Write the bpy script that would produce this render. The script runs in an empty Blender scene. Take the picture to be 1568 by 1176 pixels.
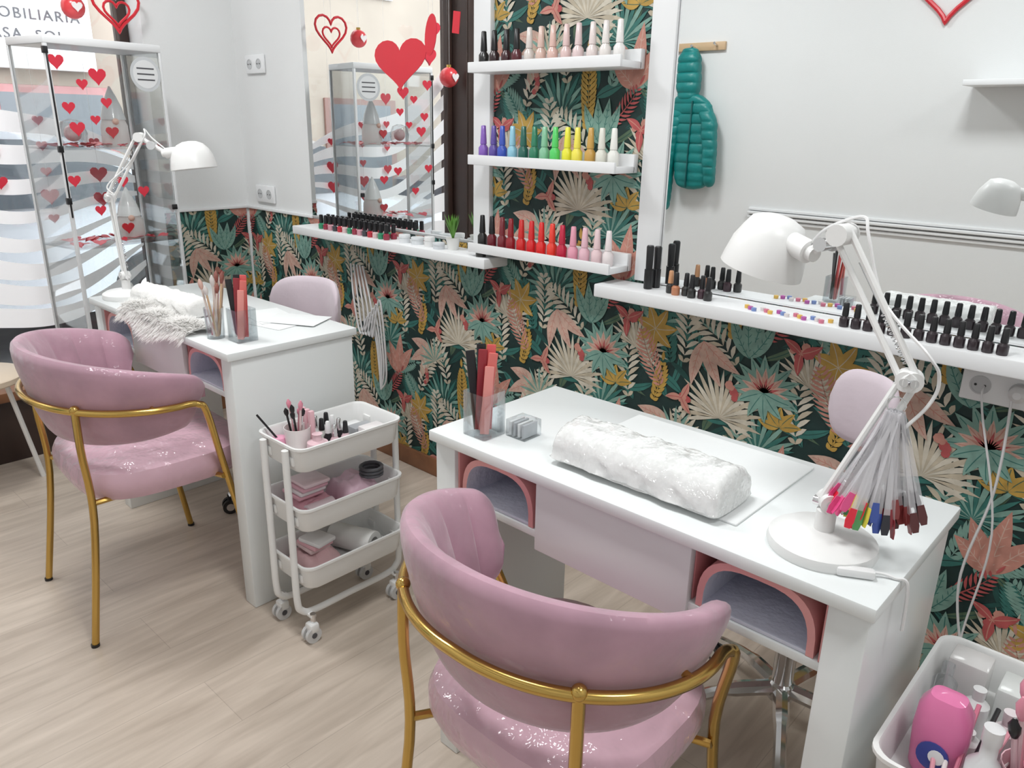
import bpy,bmesh,math,random
from mathutils import Vector,Matrix,noise
random.seed(7)
pi=math.pi
V=Vector
sc=bpy.context.scene
WY=1.89
# ------------------------------------------------------------------ materials
def mat(name,col,rough=.5,metal=0,coat=0,crough=.05,var=0,vscale=6,bump=0,bscale=40,sheen=0,emit=0,spec=.5,trans=0,bdist=.01):
    m=bpy.data.materials.new(name); m.use_nodes=True
    nt=m.node_tree; b=nt.nodes['Principled BSDF']
    c=(col[0],col[1],col[2],1)
    b.inputs['Base Color'].default_value=c
    b.inputs['Roughness'].default_value=rough
    b.inputs['Metallic'].default_value=metal
    b.inputs['Coat Weight'].default_value=coat
    b.inputs['Coat Roughness'].default_value=crough
    b.inputs['Sheen Weight'].default_value=sheen
    b.inputs['Specular IOR Level'].default_value=spec
    b.inputs['Transmission Weight'].default_value=trans
    if emit:
        b.inputs['Emission Color'].default_value=c
        b.inputs['Emission Strength'].default_value=emit
    tc=nt.nodes.new('ShaderNodeTexCoord')
    if var:
        n=nt.nodes.new('ShaderNodeTexNoise'); n.inputs['Scale'].default_value=vscale; n.inputs['Detail'].default_value=4
        r=nt.nodes.new('ShaderNodeValToRGB')
        r.color_ramp.elements[0].position=.3; r.color_ramp.elements[1].position=.7
        r.color_ramp.elements[0].color=(col[0]*(1-var),col[1]*(1-var),col[2]*(1-var),1)
        r.color_ramp.elements[1].color=c
        nt.links.new(tc.outputs['Object'],n.inputs['Vector'])
        nt.links.new(n.outputs['Fac'],r.inputs['Fac'])
        nt.links.new(r.outputs['Color'],b.inputs['Base Color'])
    if bump:
        n=nt.nodes.new('ShaderNodeTexNoise'); n.inputs['Scale'].default_value=bscale; n.inputs['Detail'].default_value=3
        bp=nt.nodes.new('ShaderNodeBump'); bp.inputs['Strength'].default_value=bump; bp.inputs['Distance'].default_value=bdist
        nt.links.new(tc.outputs['Object'],n.inputs['Vector'])
        nt.links.new(n.outputs['Fac'],bp.inputs['Height'])
        nt.links.new(bp.outputs['Normal'],b.inputs['Coat Normal' if coat else 'Normal'])
    return m
def glassmat(name,tint=(.98,.99,.99),gloss=.06,rough=.02):
    m=bpy.data.materials.new(name); m.use_nodes=True
    nt=m.node_tree; nt.nodes.clear()
    o=nt.nodes.new('ShaderNodeOutputMaterial'); mx=nt.nodes.new('ShaderNodeMixShader')
    t=nt.nodes.new('ShaderNodeBsdfTransparent'); g=nt.nodes.new('ShaderNodeBsdfGlossy')
    lw=nt.nodes.new('ShaderNodeLayerWeight'); lw.inputs['Blend'].default_value=.2
    mth=nt.nodes.new('ShaderNodeMath'); mth.operation='MULTIPLY_ADD'
    mth.inputs[1].default_value=.45; mth.inputs[2].default_value=gloss*.5
    t.inputs['Color'].default_value=(*tint,1); g.inputs['Roughness'].default_value=rough
    nt.links.new(lw.outputs['Fresnel'],mth.inputs[0]); nt.links.new(mth.outputs[0],mx.inputs['Fac'])
    nt.links.new(t.outputs[0],mx.inputs[1]); nt.links.new(g.outputs[0],mx.inputs[2]); nt.links.new(mx.outputs[0],o.inputs['Surface'])
    return m
def furmat():
    m=bpy.data.materials.new('white_fur'); m.use_nodes=True; nt=m.node_tree; nt.nodes.clear()
    o=nt.nodes.new('ShaderNodeOutputMaterial'); mx=nt.nodes.new('ShaderNodeMixShader'); mx.inputs['Fac'].default_value=.5
    d=nt.nodes.new('ShaderNodeBsdfDiffuse'); t=nt.nodes.new('ShaderNodeBsdfTranslucent')
    n=nt.nodes.new('ShaderNodeTexNoise'); n.inputs['Scale'].default_value=60; r=nt.nodes.new('ShaderNodeValToRGB')
    r.color_ramp.elements[0].color=(.90,.89,.87,1); r.color_ramp.elements[1].color=(.98,.97,.96,1)
    nt.links.new(n.outputs['Fac'],r.inputs['Fac']); nt.links.new(r.outputs['Color'],d.inputs['Color']); nt.links.new(r.outputs['Color'],t.inputs['Color'])
    nt.links.new(d.outputs[0],mx.inputs[1]); nt.links.new(t.outputs[0],mx.inputs[2]); nt.links.new(mx.outputs[0],o.inputs['Surface']); return m
WHITEW=mat('wall_white',(.79,.80,.80),.7,var=.03,vscale=2,bump=.05,bscale=200)
CEIL=mat('ceiling_white',(.83,.84,.84),.8,var=.02)
LACQ=mat('white_lacquer',(.80,.83,.83),.26,var=.02,vscale=3)
LACQ2=mat('white_ledge',(.83,.84,.85),.4,var=.02,vscale=3)
WMET=mat('white_powder_metal',(.82,.82,.81),.35,var=.02)
PINKV=mat('pink_velvet_wrapped',(.52,.30,.38),.7,coat=.38,crough=.18,var=.28,vscale=9,bump=.9,bscale=15,sheen=.35,bdist=.03)
PINKS=mat('pink_velvet_seat',(.68,.43,.51),.6,coat=.75,crough=.12,var=.15,vscale=7,bump=1.0,bscale=16,sheen=.25,bdist=.03)
PALEV=mat('pale_lilac_velvet',(.70,.60,.66),.7,var=.1,bump=.1,sheen=.4)
GOLD=mat('gold_metal',(.62,.41,.12),.2,metal=1,var=.08)
CHROME=mat('chrome',(.75,.75,.76),.12,metal=1,var=.03)
BLACK=mat('black_plastic',(.012,.012,.014),.3,var=.1)
DKGREY=mat('dark_grey',(.08,.08,.09),.45,var=.1)
PINKP=mat('pink_plastic',(.78,.36,.36),.35,var=.04)
LAVW=mat('white_paper_lining',(.70,.72,.84),.6,var=.08,bump=.3,bscale=60)
BROWN=mat('brown_wood',(.30,.13,.06),.5,var=.35,vscale=12)
DKWOOD=mat('dark_frame_wood',(.045,.025,.02),.4,var=.3)
GLASS=glassmat('clear_glass'); ACRYL=glassmat('clear_acrylic',(.95,.97,.98),.15,.05)
WRAP=mat('white_towel_wrapped',(.80,.81,.80),.7,coat=1,crough=.06,bump=1.0,bscale=24,bdist=.06,var=.10,vscale=90)
PAPER=mat('white_paper',(.84,.86,.86),.6,var=.03)
FUR=furmat()
TERRY=mat('white_terry',(.87,.86,.84),.9,var=.08,vscale=80,bump=.5,bscale=220,bdist=.003)
RED=mat('red_paint',(.65,.02,.035),.35,var=.1)
MIRM=mat('mirror_silver',(.93,.95,.95),.0,metal=1)
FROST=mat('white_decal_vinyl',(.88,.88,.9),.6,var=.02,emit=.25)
TEAL=mat('teal_nylon',(.0,.22,.21),.42,var=.25,vscale=9,bump=.3,bscale=30)
GREEN=mat('plant_green',(.14,.36,.05),.5,var=.4,vscale=20)
CONC=mat('street_concrete',(.60,.59,.57),.8,var=.2,vscale=2)
ASPH=mat('asphalt',(.30,.30,.31),.9,var=.2,vscale=6)
FACA=mat('facade_beige',(.42,.36,.30),.8,var=.15,vscale=1.5)
CARP=mat('car_silver',(.40,.42,.45),.25,metal=.3,coat=1,var=.03)
CARD=mat('car_dark',(.05,.055,.07),.25,coat=1,var=.03)
CARR=mat('car_red',(.35,.02,.02),.25,coat=1,var=.03)
CARG=mat('car_glass',(.05,.06,.07),.05,var=.1)
_cc={}
def C(col,rough=.3,coat=.3):
    k=(tuple(round(c,3) for c in col),rough)
    if k not in _cc: _cc[k]=mat('tint_%d'%len(_cc),col,rough,coat=coat,var=.06)
    return _cc[k]
# ------------------------------------------------------------------ mesh builder
def catmull(pts,n=8,closed=False):
    P=[V(p) for p in pts]; out=[]
    N=len(P); rng=range(N if closed else N-1)
    for i in rng:
        if closed: a,b,c,d=P[(i-1)%N],P[i],P[(i+1)%N],P[(i+2)%N]
        else: a,b,c,d=P[max(i-1,0)],P[i],P[i+1],P[min(i+2,N-1)]
        for k in range(n):
            t=k/n
            out.append(.5*((2*b)+(c-a)*t+(2*a-5*b+4*c-d)*t*t+(3*b-a-3*c+d)*t**3))
    if not closed: out.append(P[-1])
    return out
class B:
    def __init__(s): s.v=[];s.f=[];s.mi=[];s.sm=[];s.mats=[]
    def mid(s,m):
        if m not in s.mats: s.mats.append(m)
        return s.mats.index(m)
    def add(s,vs,fs,m,smooth=True):
        o=len(s.v); s.v+=[V(v) for v in vs]; k=s.mid(m)
        for f in fs: s.f.append([o+i for i in f]); s.mi.append(k); s.sm.append(smooth)
    def box(s,lo,hi,m,bev=.003,R=None,seg=2):
        lo=V(lo);hi=V(hi);c=(lo+hi)/2;d=hi-lo
        bm=bmesh.new(); bmesh.ops.create_cube(bm,size=1)
        for v in bm.verts: v.co=V((v.co.x*d.x,v.co.y*d.y,v.co.z*d.z))
        bv=min(bev,min(abs(d.x),abs(d.y),abs(d.z))*.45)
        if bv>0: bmesh.ops.bevel(bm,geom=bm.edges[:],offset=bv,segments=seg,affect='EDGES',profile=.5)
        if R is not None:
            for v in bm.verts: v.co=R@v.co
        bm.verts.ensure_lookup_table(); bm.verts.index_update()
        s.add([v.co+c for v in bm.verts],[[v.index for v in f.verts] for f in bm.faces],m,True); bm.free()
    def loft(s,rings,m,cap=True,closed=True,smooth=True):
        n=len(rings[0]); vs=[p for r in rings for p in r]; fs=[]
        for i in range(len(rings)-1):
            for j in range(n if closed else n-1):
                k=(j+1)%n
                fs.append([i*n+j,i*n+k,(i+1)*n+k,(i+1)*n+j])
        if cap and closed: fs.append(list(range(n))[::-1]); fs.append([(len(rings)-1)*n+j for j in range(n)])
        s.add(vs,fs,m,smooth)
    def lathe(s,prof,m,org=(0,0,0),axis=(0,0,1),seg=20,cap=True):
        q=V((0,0,1)).rotation_difference(V(axis).normalized()); o=V(org)
        rings=[[o+q@V((r*math.cos(2*pi*j/seg),r*math.sin(2*pi*j/seg),z)) for j in range(seg)] for r,z in prof]
        s.loft(rings,m,cap)
    def cyl(s,a,b,r,m,r2=None,seg=14):
        a=V(a);b=V(b); s.lathe([(r,0),(r if r2 is None else r2,(b-a).length)],m,a,b-a,seg)
    def sph(s,c,r,m,sx=1,sy=1,sz=1,seg=16,rg=10):
        rings=[]
        for i in range(rg+1):
            a=-pi/2+pi*i/rg; rr=max(math.cos(a),.001)*r
            rings.append([V(c)+V((rr*sx*math.cos(2*pi*j/seg),rr*sy*math.sin(2*pi*j/seg),r*sz*math.sin(a))) for j in range(seg)])
        s.loft(rings,m,True)
    def tube(s,pts,r,m,seg=8,closed=False,flat=1):
        P=[V(p) for p in pts]; n=len(P); rings=[]
        T=[]
        for i in range(n):
            a=P[(i-1)%n] if (closed or i>0) else P[i]; b=P[(i+1)%n] if (closed or i<n-1) else P[i]
            T.append((b-a).normalized())
        u=V((0,0,1)) if abs(T[0].z)<.9 else V((1,0,0))
        u=(u-T[0]*u.dot(T[0])).normalized()
        for i in range(n):
            u=(u-T[i]*u.dot(T[i])); u=u.normalized() if u.length>1e-6 else V((1,0,0)); w=T[i].cross(u)
            rr=r[i] if isinstance(r,(list,tuple)) else r
            rings.append([P[i]+u*rr*math.cos(2*pi*j/seg)+w*rr*flat*math.sin(2*pi*j/seg) for j in range(seg)])
        if closed: rings.append(rings[0]); s.loft(rings,m,False)
        else: s.loft(rings,m,True)
    def prism(s,pts2,m,org,ux,uy,un,th,smooth=False):
        o=V(org);ux=V(ux);uy=V(uy);un=V(un)
        a=[o+ux*p[0]+uy*p[1] for p in pts2]; b=[p+un*th for p in a]; n=len(a)
        fs=[list(range(n))[::-1],[n+i for i in range(n)]]+[[i,(i+1)%n,n+(i+1)%n,n+i] for i in range(n)]
        s.add(a+b,fs,m,smooth)
    def rot(s,ang,c,start=0):
        R=Matrix.Rotation(ang,3,'Z'); c=V(c)
        for i in range(start,len(s.v)): s.v[i]=R@(s.v[i]-c)+c
    def obj(s,name,recalc=True,sharp=40):
        me=bpy.data.meshes.new(name)
        xs=[v.x for v in s.v];ys=[v.y for v in s.v];zs=[v.z for v in s.v]
        o=V(((min(xs)+max(xs))/2,(min(ys)+max(ys))/2,min(zs)))
        me.from_pydata([v-o for v in s.v],[],s.f)
        for m in s.mats: me.materials.append(m)
        me.polygons.foreach_set('material_index',s.mi); me.polygons.foreach_set('use_smooth',s.sm)
        if recalc:
            bm=bmesh.new(); bm.from_mesh(me); bmesh.ops.recalc_face_normals(bm,faces=bm.faces[:]); bm.to_mesh(me); bm.free()
        me.update()
        try: me.set_sharp_from_angle(angle=math.radians(sharp))
        except Exception: pass
        ob=bpy.data.objects.new(name,me); ob.location=o; sc.collection.objects.link(ob); return ob
def rrect(cx,cy,w,d,r,z,n=5):
    out=[]
    for (sx,sy,a0) in ((1,1,0),(-1,1,90),(-1,-1,180),(1,-1,270)):
        for k in range(n+1):
            a=math.radians(a0+90*k/n)
            out.append(V((cx+sx*(w/2-r)+r*math.cos(a),cy+sy*(d/2-r)+r*math.sin(a),z)))
    return out
def heart(n=28,s=1):
    out=[]
    for i in range(n):
        t=2*pi*i/n
        out.append((s*16*math.sin(t)**3/34,s*(13*math.cos(t)-5*math.cos(2*t)-2*math.cos(3*t)-math.cos(4*t))/34))
    return out
# ------------------------------------------------------------------ room
XW=-3.45; YS=-2.45; XE=1.4; H=2.7; YW=-.40; XO=XW-.2; XG=XW-.15
b=B(); b.box((XO,YS-.1,-.05),(XE+.1,.1,0),LACQ,0); fl=b.obj('floor')
fm=bpy.data.materials.new('laminate_floor'); fm.use_nodes=True; nt=fm.node_tree; bs=nt.nodes['Principled BSDF']
tc=nt.nodes.new('ShaderNodeTexCoord'); mp=nt.nodes.new('ShaderNodeMapping'); mp.inputs['Rotation'].default_value=(0,0,pi/2)
bk=nt.nodes.new('ShaderNodeTexBrick'); bk.inputs['Scale'].default_value=1; bk.inputs['Brick Width'].default_value=1.25; bk.inputs['Row Height'].default_value=.19
bk.inputs['Mortar Size'].default_value=.0010; bk.inputs['Color1'].default_value=(.61,.525,.445,1); bk.inputs['Color2'].default_value=(.55,.468,.395,1); bk.inputs['Mortar'].default_value=(.45,.38,.32,1)
nt.links.new(tc.outputs['Object'],mp.inputs['Vector']); nt.links.new(mp.outputs[0],bk.inputs['Vector'])
mp2=nt.nodes.new('ShaderNodeMapping'); mp2.inputs['Scale'].default_value=(14,1.6,1); n1=nt.nodes.new('ShaderNodeTexNoise'); n1.inputs['Scale'].default_value=2.2; n1.inputs['Detail'].default_value=6; n1.inputs['Distortion'].default_value=.6
nt.links.new(tc.outputs['Object'],mp2.inputs['Vector']); nt.links.new(mp2.outputs[0],n1.inputs['Vector'])
rp=nt.nodes.new('ShaderNodeValToRGB'); rp.color_ramp.elements[0].position=.3; rp.color_ramp.elements[0].color=(.80,.78,.76,1); rp.color_ramp.elements[1].position=.7; rp.color_ramp.elements[1].color=(1.08,1.08,1.08,1)
nt.links.new(n1.outputs['Fac'],rp.inputs['Fac'])
mx=nt.nodes.new('ShaderNodeMix'); mx.data_type='RGBA'; mx.blend_type='MULTIPLY'; mx.inputs['Factor'].default_value=1
nt.links.new(bk.outputs['Color'],mx.inputs['A']); nt.links.new(rp.outputs['Color'],mx.inputs['B']); nt.links.new(mx.outputs['Result'],bs.inputs['Base Color'])
bs.inputs['Roughness'].default_value=.34
fl.data.materials[0]=fm
b=B(); b.box((XO,YS-.1,H),(XE+.1,.1,H+.05),CEIL,0); b.obj('ceiling')
b=B(); b.box((XO,0,0),(XE+.1,.1,H),WHITEW,0); b.obj('wall_north')
b=B(); b.box((XO,YS-.1,0),(XE+.1,YS,H),WHITEW,0); b.obj('wall_south')
b=B(); b.box((XE,YS,0),(XE+.1,0,H),WHITEW,0); b.obj('wall_east')
b=B(); b.box((XO,YW,0),(XW,0,H),WHITEW,0); b.obj('wall_west')
b=B(); b.box((XO,-2.4,2.35),(XW,YW,H),WHITEW,0); b.obj('wall_west_header')
b=B(); b.box((XO,YS,0),(XW,-2.4,H),WHITEW,0); b.obj('wall_west_corner')
b=B()
b.box((XO,-1.42,0),(XW-.004,YW,.26),DKWOOD,.004); b.box((XO,-1.42,.26),(XW+.02,YW,.30),BROWN,.004)
for y in (YW-.045,-1.46): b.box((XG-.03,y,.3),(XG+.03,y+.04,2.35),DKWOOD,.004)
b.box((XG-.03,-1.42,2.30),(XG+.03,YW-.04,2.35),DKWOOD,.004)
b.box((XG-.003,-1.415,.3),(XG+.003,YW-.045,2.30),GLASS,0)
b.box((XO,-1.47,0),(XW,-1.461,2.35),DKWOOD,.002)
b.obj('window_1')
b=B()
for y in (-1.555,-2.398): b.box((XW-.08,y,0),(XW+.0,y+.08,2.345),DKWOOD,.004)
b.box((XW-.08,-2.3,0.002),(XW,-1.56,.25),DKWOOD,.004); b.box((XW-.08,-2.3,2.25),(XW,-1.56,2.345),DKWOOD,.004); b.box((XW-.05,-2.3,.25),(XW-.044,-1.56,2.25),GLASS,0)
b.cyl((XW+.04,-1.64,.95),(XW+.04,-1.64,1.15),.01,CHROME); b.cyl((XW,-1.64,1.0),(XW+.04,-1.64,1.0),.007,CHROME); b.cyl((XW,-1.64,1.1),(XW+.04,-1.64,1.1),.007,CHROME)
b.obj('door_1')
b=B()
for i in range(8):
    top=[];bot=[]
    for k in range(41):
        t=k/40; y=YW-.047-.965*t
        zc=(1.20-.070*i)*(1-t)+(1.60-.15*i)*t+ .045*math.sin(t*2*pi*1.0+.4*i)-.07*math.sin(pi*t)
        th=.008+.040*t**.7+.008*math.sin(3*t+i)
        top.append(V((XG+.0045,y,zc+th))); bot.append(V((XG+.0045,y,zc-th)))
    vs=top+bot; n=41
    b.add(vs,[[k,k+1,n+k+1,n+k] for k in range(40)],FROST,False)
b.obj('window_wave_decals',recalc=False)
b=B(); b.box((XW,-.014,0),(XE,0,.075),BROWN,.004); b.obj('baseboard_north')
b=B(); b.box((XW,-.39,0),(XW+.014,-.014,.075),BROWN,.004); b.obj('baseboard_west')
b=B(); b.box((XW,YS,0),(XE,YS+.014,.075),BROWN,.004); b.obj('baseboard_south')
b=B(); b.box((XW,-.012,.955),(-2.9,0,.968),LACQ2,.002); b.obj('trim_1')
b=B(); b.box((XW,YW,.955),(XW+.012,-.012,.968),LACQ2,.002); b.obj('trim_2')
b=B(); b.box((-1.906,-.022,.90),(-1.831,0,2.05),LACQ2,.003); b.obj('trim_3')
b=B(); b.box((-1.241,-.022,.93),(-1.165,0,2.05),LACQ2,.003); b.obj('trim_4')
b=B()
for z,d in ((.84,.012),(.862,.022),(.885,.03),(.905,.016)): b.box((-2.1,YS,z),(XE,YS+d,z+.016),LACQ2,.004)
b.obj('trim_5')
# ------------------------------------------------------------------ wallpaper
T=.53
WC=[(.009,.034,.032),(.013,.075,.066),(.038,.175,.150),(.22,.39,.33),(.57,.50,.38),(.53,.33,.07),(.60,.28,.22),(.66,.44,.36),(.50,.10,.10),(.09,.15,.09),(.68,.63,.52)]
WM=[mat('wallpaper_ink_%d'%i,c,.6,var=.28,vscale=30) for i,c in enumerate(WC)]
BG,DT,TL,MI,CR,MU,PK,PP,CO,OL,IV=range(11)
class Tile:
    def __init__(s): s.p=[]; s.l=0
    def q(s,pts,c,dl=0): s.p.append((pts,c,s.l+dl))
    def leaf(s,x,y,a,ln,w,c,vein=None,bend=0,n=7,pr=.8,nl=True):
        if nl: s.l+=1
        px,py=x,y; L=[];R=[];M=[]
        for i in range(n+1):
            t=i/n; an=math.radians(a+bend*t); hw=.5*w*max(0,math.sin(pi*t**pr)); dx,dy=math.cos(an),math.sin(an)
            L.append((px-dy*hw,py+dx*hw));R.append((px+dy*hw,py-dx*hw));M.append((px,py,-dy,dx))
            px+=dx*ln/n;py+=dy*ln/n
        for i in range(n):
            s.q([R[i],R[i+1],L[i+1],L[i]],c)
        if vein is not None:
            v=.0011
            for i in range(n-1):
                a0,a1=M[i],M[i+1]
                s.q([(a0[0]-a0[2]*v,a0[1]-a0[3]*v),(a1[0]-a1[2]*v,a1[1]-a1[3]*v),(a1[0]+a1[2]*v,a1[1]+a1[3]*v),(a0[0]+a0[2]*v,a0[1]+a0[3]*v)],vein,.5)
    def fan(s,x,y,a,sp,ln,n,w,c,c2=None):
        s.l+=1
        for i in range(n):
            f=(i/(n-1)-.5); l=ln*(1-.9*f*f)*(.9+.1*(i%2))
            s.leaf(x,y,a+f*sp,l,w,c if (c2 is None or i%2) else c2,bend=f*30,n=5,pr=1.25,nl=False)
    def fern(s,x,y,a,ln,n,lw,ll,c,bend=20,fw=50,lb=-25,mid=None):
        s.l+=1
        px,py=x,y
        for i in range(n):
            t=(i+.3)/n; an=a+bend*t; l=ll*(math.sin(pi*(t*.85+.12))**.7)
            for sg in (1,-1): s.leaf(px,py,an+sg*fw,l,lw,c,bend=sg*lb,n=4,pr=.9,nl=False)
            nx=px+math.cos(math.radians(an))*ln/n; ny=py+math.sin(math.radians(an))*ln/n
            px,py=nx,ny
        s.leaf(px,py,a+bend,ll*.8,lw,c,n=4,nl=False)
        s.leaf(x,y,a,ln,.004,mid if mid is not None else c,bend=bend,n=6,pr=.5,nl=False)
    def zebra(s,x,y,a,bd,k=9,ll0=.058,w=.0135,st=.021):
        s.l+=1; px,py=x,y
        for i in range(k):
            t=i/k; an=math.radians(a+bd*t); px+=math.cos(an)*st; py+=math.sin(an)*st
            ll=ll0*math.sin(pi*(t*.8+.15))
            for sg in (1,-1): s.leaf(px,py,math.degrees(an)+sg*38,ll,w,IV if i%3 else CR,bend=sg*35,n=4,pr=1.1,nl=False)
    def dot(s,x,y,r,c,dl=0):
        s.q([(x+r*math.cos(k*pi/4),y+r*math.sin(k*pi/4)) for k in range(8)],c,dl)
    def big(s,x,y,a,ln,w,c,c2,bend=15):
        s.leaf(x,y,a,ln,w,c,vein=c2,bend=bend,n=9)
        s.l+=1
        for i in range(1,6):
            t=i/7; an=math.radians(a+bend*t*.5); px=x+math.cos(an)*ln*t; py=y+math.sin(an)*ln*t
            for sg in (1,-1): s.leaf(px,py,a+bend*t+sg*42,w*.42*math.sin(pi*t**.8),.0022,c2,n=3,nl=False)
tl=Tile(); rs=random.Random(5)
for i in range(40):
    tl.leaf(rs.random()*T,rs.random()*T,rs.uniform(0,360),rs.uniform(.09,.17),rs.uniform(.018,.036),rs.choice([DT,TL,TL,OL,DT]),vein=rs.choice([BG,DT]),bend=rs.uniform(-50,50))
def P(u,v): return u*T,v*T
for i in range(3):
    x,y=rs.random()*T,rs.random()*T; tl.fern(x,y,rs.uniform(30,150),.15,11,.010,.05,rs.choice([MI,TL]),rs.uniform(-30,30))
tl.fern(*P(.95,.30),100,.17,12,.012,.06,TL,20); tl.fern(*P(.45,.72),70,.16,11,.012,.055,MI,-30); tl.fern(*P(.20,.30),120,.14,10,.010,.05,TL,20)
tl.fan(*P(.10,.56),95,230,.145,21,.014,TL,MI)
tl.fan(*P(.12,.555),95,200,.085,13,.009,DT)
tl.fan(*P(.50,.93),80,210,.13,19,.013,MI,TL)
for a,l in ((60,.15),(85,.17),(110,.14),(130,.11)): tl.big(*P(.60,.70),a,l,.048,PK,PP,bend=(a-90)*.5)
for a,l in ((200,.14),(235,.15),(160,.12)): tl.big(*P(.98,.95),a,l,.046,PP,PK,bend=15)
for (u,v,a,bd) in ((.16,.70,100,25),(.84,.58,75,-25),(.36,.34,130,20),(.70,.00,100,-15),(.02,.28,80,20),(.38,.80,95,-20)):
    tl.zebra(*P(u,v),a,bd)
tl.fan(*P(.27,.06),90,200,.16,21,.013,CR,IV)
tl.fan(*P(.72,.34),60,190,.13,19,.011,IV,CR)
tl.fan(*P(.02,.88),120,180,.10,15,.010,MI,CR)
tl.fern(*P(.30,.50),88,.21,14,.014,.045,MU,5); tl.fern(*P(.86,.06),70,.13,9,.012,.038,MU,20)
for a in range(0,360,52): tl.leaf(*P(.84,.47),a,.075,.032,MU,vein=CR,bend=20)
for a in range(20,200,40): tl.leaf(*P(.60,.10),a,.062,.026,MU,vein=OL,bend=-20)
tl.fern(*P(.90,.16),125,.18,13,.008,.05,PK,-20,fw=60); tl.fern(*P(.46,.52),40,.14,10,.007,.04,CO,20,fw=55)
for a in (75,100,130,50): tl.big(*P(.40,.42),a,.13,.038,MI,TL,bend=(90-a)*.6)
for a in (250,290,320): tl.big(*P(.14,.46),a,.14,.040,PP,PK,bend=20)
fx,fy=P(.50,.26)
for a in range(-10,200,21): tl.leaf(fx,fy,a,.105,.032,MI,vein=TL,bend=(a-90)*.15)
for a in range(0,185,23): tl.leaf(fx,fy,a,.07,.019,PP,vein=PK)
tl.l+=1
for a in range(10,175,15): tl.leaf(fx,fy,a,.045,.008,CO if a%2 else PK,n=4,nl=False)
for a in (200,235,270,305,340): tl.leaf(fx,fy,a,.085,.03,MI,vein=TL,bend=20)
tl.l+=1
for (u,v) in ((.66,.50),(.04,.12),(.94,.74),(.33,.24)):
    for k in range(7):
        a=rs.uniform(0,6.28); r=rs.uniform(0,.03); X0,Y0=P(u,v)
        tl.dot(X0+math.cos(a)*r,Y0+math.sin(a)*r,rs.uniform(.008,.013),CO if k%3 else PK,k*.05)
for a in (20,140,260): tl.leaf(*P(.66,.50),a,.06,.024,CO,vein=PK,bend=20); tl.leaf(*P(.04,.12),a+40,.055,.022,PK,vein=CO,bend=20)
def clip(poly,x0,x1,z0,z1):
    for ax,lim,sg in ((0,x0,1),(0,x1,-1),(1,z0,1),(1,z1,-1)):
        out=[];n=len(poly)
        for i in range(n):
            p=poly[i];q=poly[(i+1)%n]; dp=sg*(p[ax]-lim);dq=sg*(q[ax]-lim)
            if dp>=0: out.append(p)
            if (dp>=0)!=(dq>=0):
                t=dp/(dp-dq); out.append((p[0]+(q[0]-p[0])*t,p[1]+(q[1]-p[1])*t))
        poly=out
        if len(poly)<3: return None
    return poly
OX=-1.347-.5*T; OZ=.704-.26*T-.02
def wallpaper(name,rects,mapf,shift=0):
    b=B(); zero=.0006; dl=.00004
    for (x0,x1,z0,z1) in rects:
        b.add([mapf(x0,z0,zero),mapf(x1,z0,zero),mapf(x1,z1,zero),mapf(x0,z1,zero)],[[0,1,2,3]],WM[0],False)
        i0=int(math.floor((x0-OX-shift)/T))-1; i1=int(math.ceil((x1-OX-shift)/T))+1
        j0=int(math.floor((z0-OZ)/T))-1; j1=int(math.ceil((z1-OZ)/T))+1
        for i in range(i0,i1):
            for j in range(j0,j1):
                ox=OX+shift+i*T; oz=OZ+j*T
                if ox>x1+.2 or ox+T<x0-.2 or oz>z1+.2 or oz+T<z0-.2: continue
                for pts,c,l in tl.p:
                    q=[(p[0]+ox,p[1]+oz) for p in pts]
                    xs=[p[0] for p in q];zs=[p[1] for p in q]
                    if max(xs)<x0 or min(xs)>x1 or max(zs)<z0 or min(zs)>z1: continue
                    if min(xs)<x0 or max(xs)>x1 or min(zs)<z0 or max(zs)>z1:
                        q=clip(q,x0,x1,z0,z1)
                        if not q: continue
                    b.add([mapf(p[0],p[1],zero+dl*(l+2)) for p in q],[list(range(len(q)))],WM[c],False)
    return b.obj(name,recalc=False,sharp=180)
wallpaper('wallpaper_north',[(XW+.013,-1.869,.0751,.954),(-1.868,-1.2,.0751,2.05),(-1.1999,.6,.0751,.925)],lambda x,z,d:V((x,-d,z)))
wallpaper('wallpaper_west',[(YW+.001,-.013,.0751,.954)],lambda x,z,d:V((XW+d,x,z)),shift=.2)
# ------------------------------------------------------------------ mirrors & ledges
b=B(); b.box((-2.895,-.012,.965),(-1.908,-.001,2.05),LACQ2,.001); b.add([(-2.89,-.0125,.97),(-1.913,-.0125,.97),(-1.913,-.0125,2.045),(-2.89,-.0125,2.045)],[[0,1,2,3]],MIRM,False); b.obj('wall_mirror')
b=B(); b.box((-1.163,-.012,.927),(.75,-.001,2.05),LACQ2,.001); b.add([(-1.158,-.0125,.932),(.745,-.0125,.932),(.745,-.0125,2.045),(-1.158,-.0125,2.045)],[[0,1,2,3]],MIRM,False); b.obj('wall_mirror')
DECR=C((.70,.03,.05),.5,.1)
b=B(); b.prism(heart(36,.20),DECR,(-2.285,-.0128,1.555),(1.5,0,0),(0,0,1),(0,-1,0),.0008)
b.prism([(.03*math.cos(a*pi/10),.062*math.sin(a*pi/10)+.018*math.cos(a*pi/10)) for a in range(20)],DECR,(-2.12,-.0128,1.63),(1,0,0),(0,0,1),(0,-1,0),.0008)
b.prism([(-.02,-.03),(.012,-.035),(.02,.03),(-.012,.035)],DECR,(-1.995,-.0128,1.66),(1,0,0),(0,0,1),(0,-1,0),.0008)
b.obj('heart_mirror_decals')
b=B(); b.box((-2.86,-.135,.905),(-1.74,-.023,.938),LACQ2,.004); b.box((-2.86,-.03,.905),(-1.907,-.0085,.938),LACQ2,.003); b.obj('wall_ledge')
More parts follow.
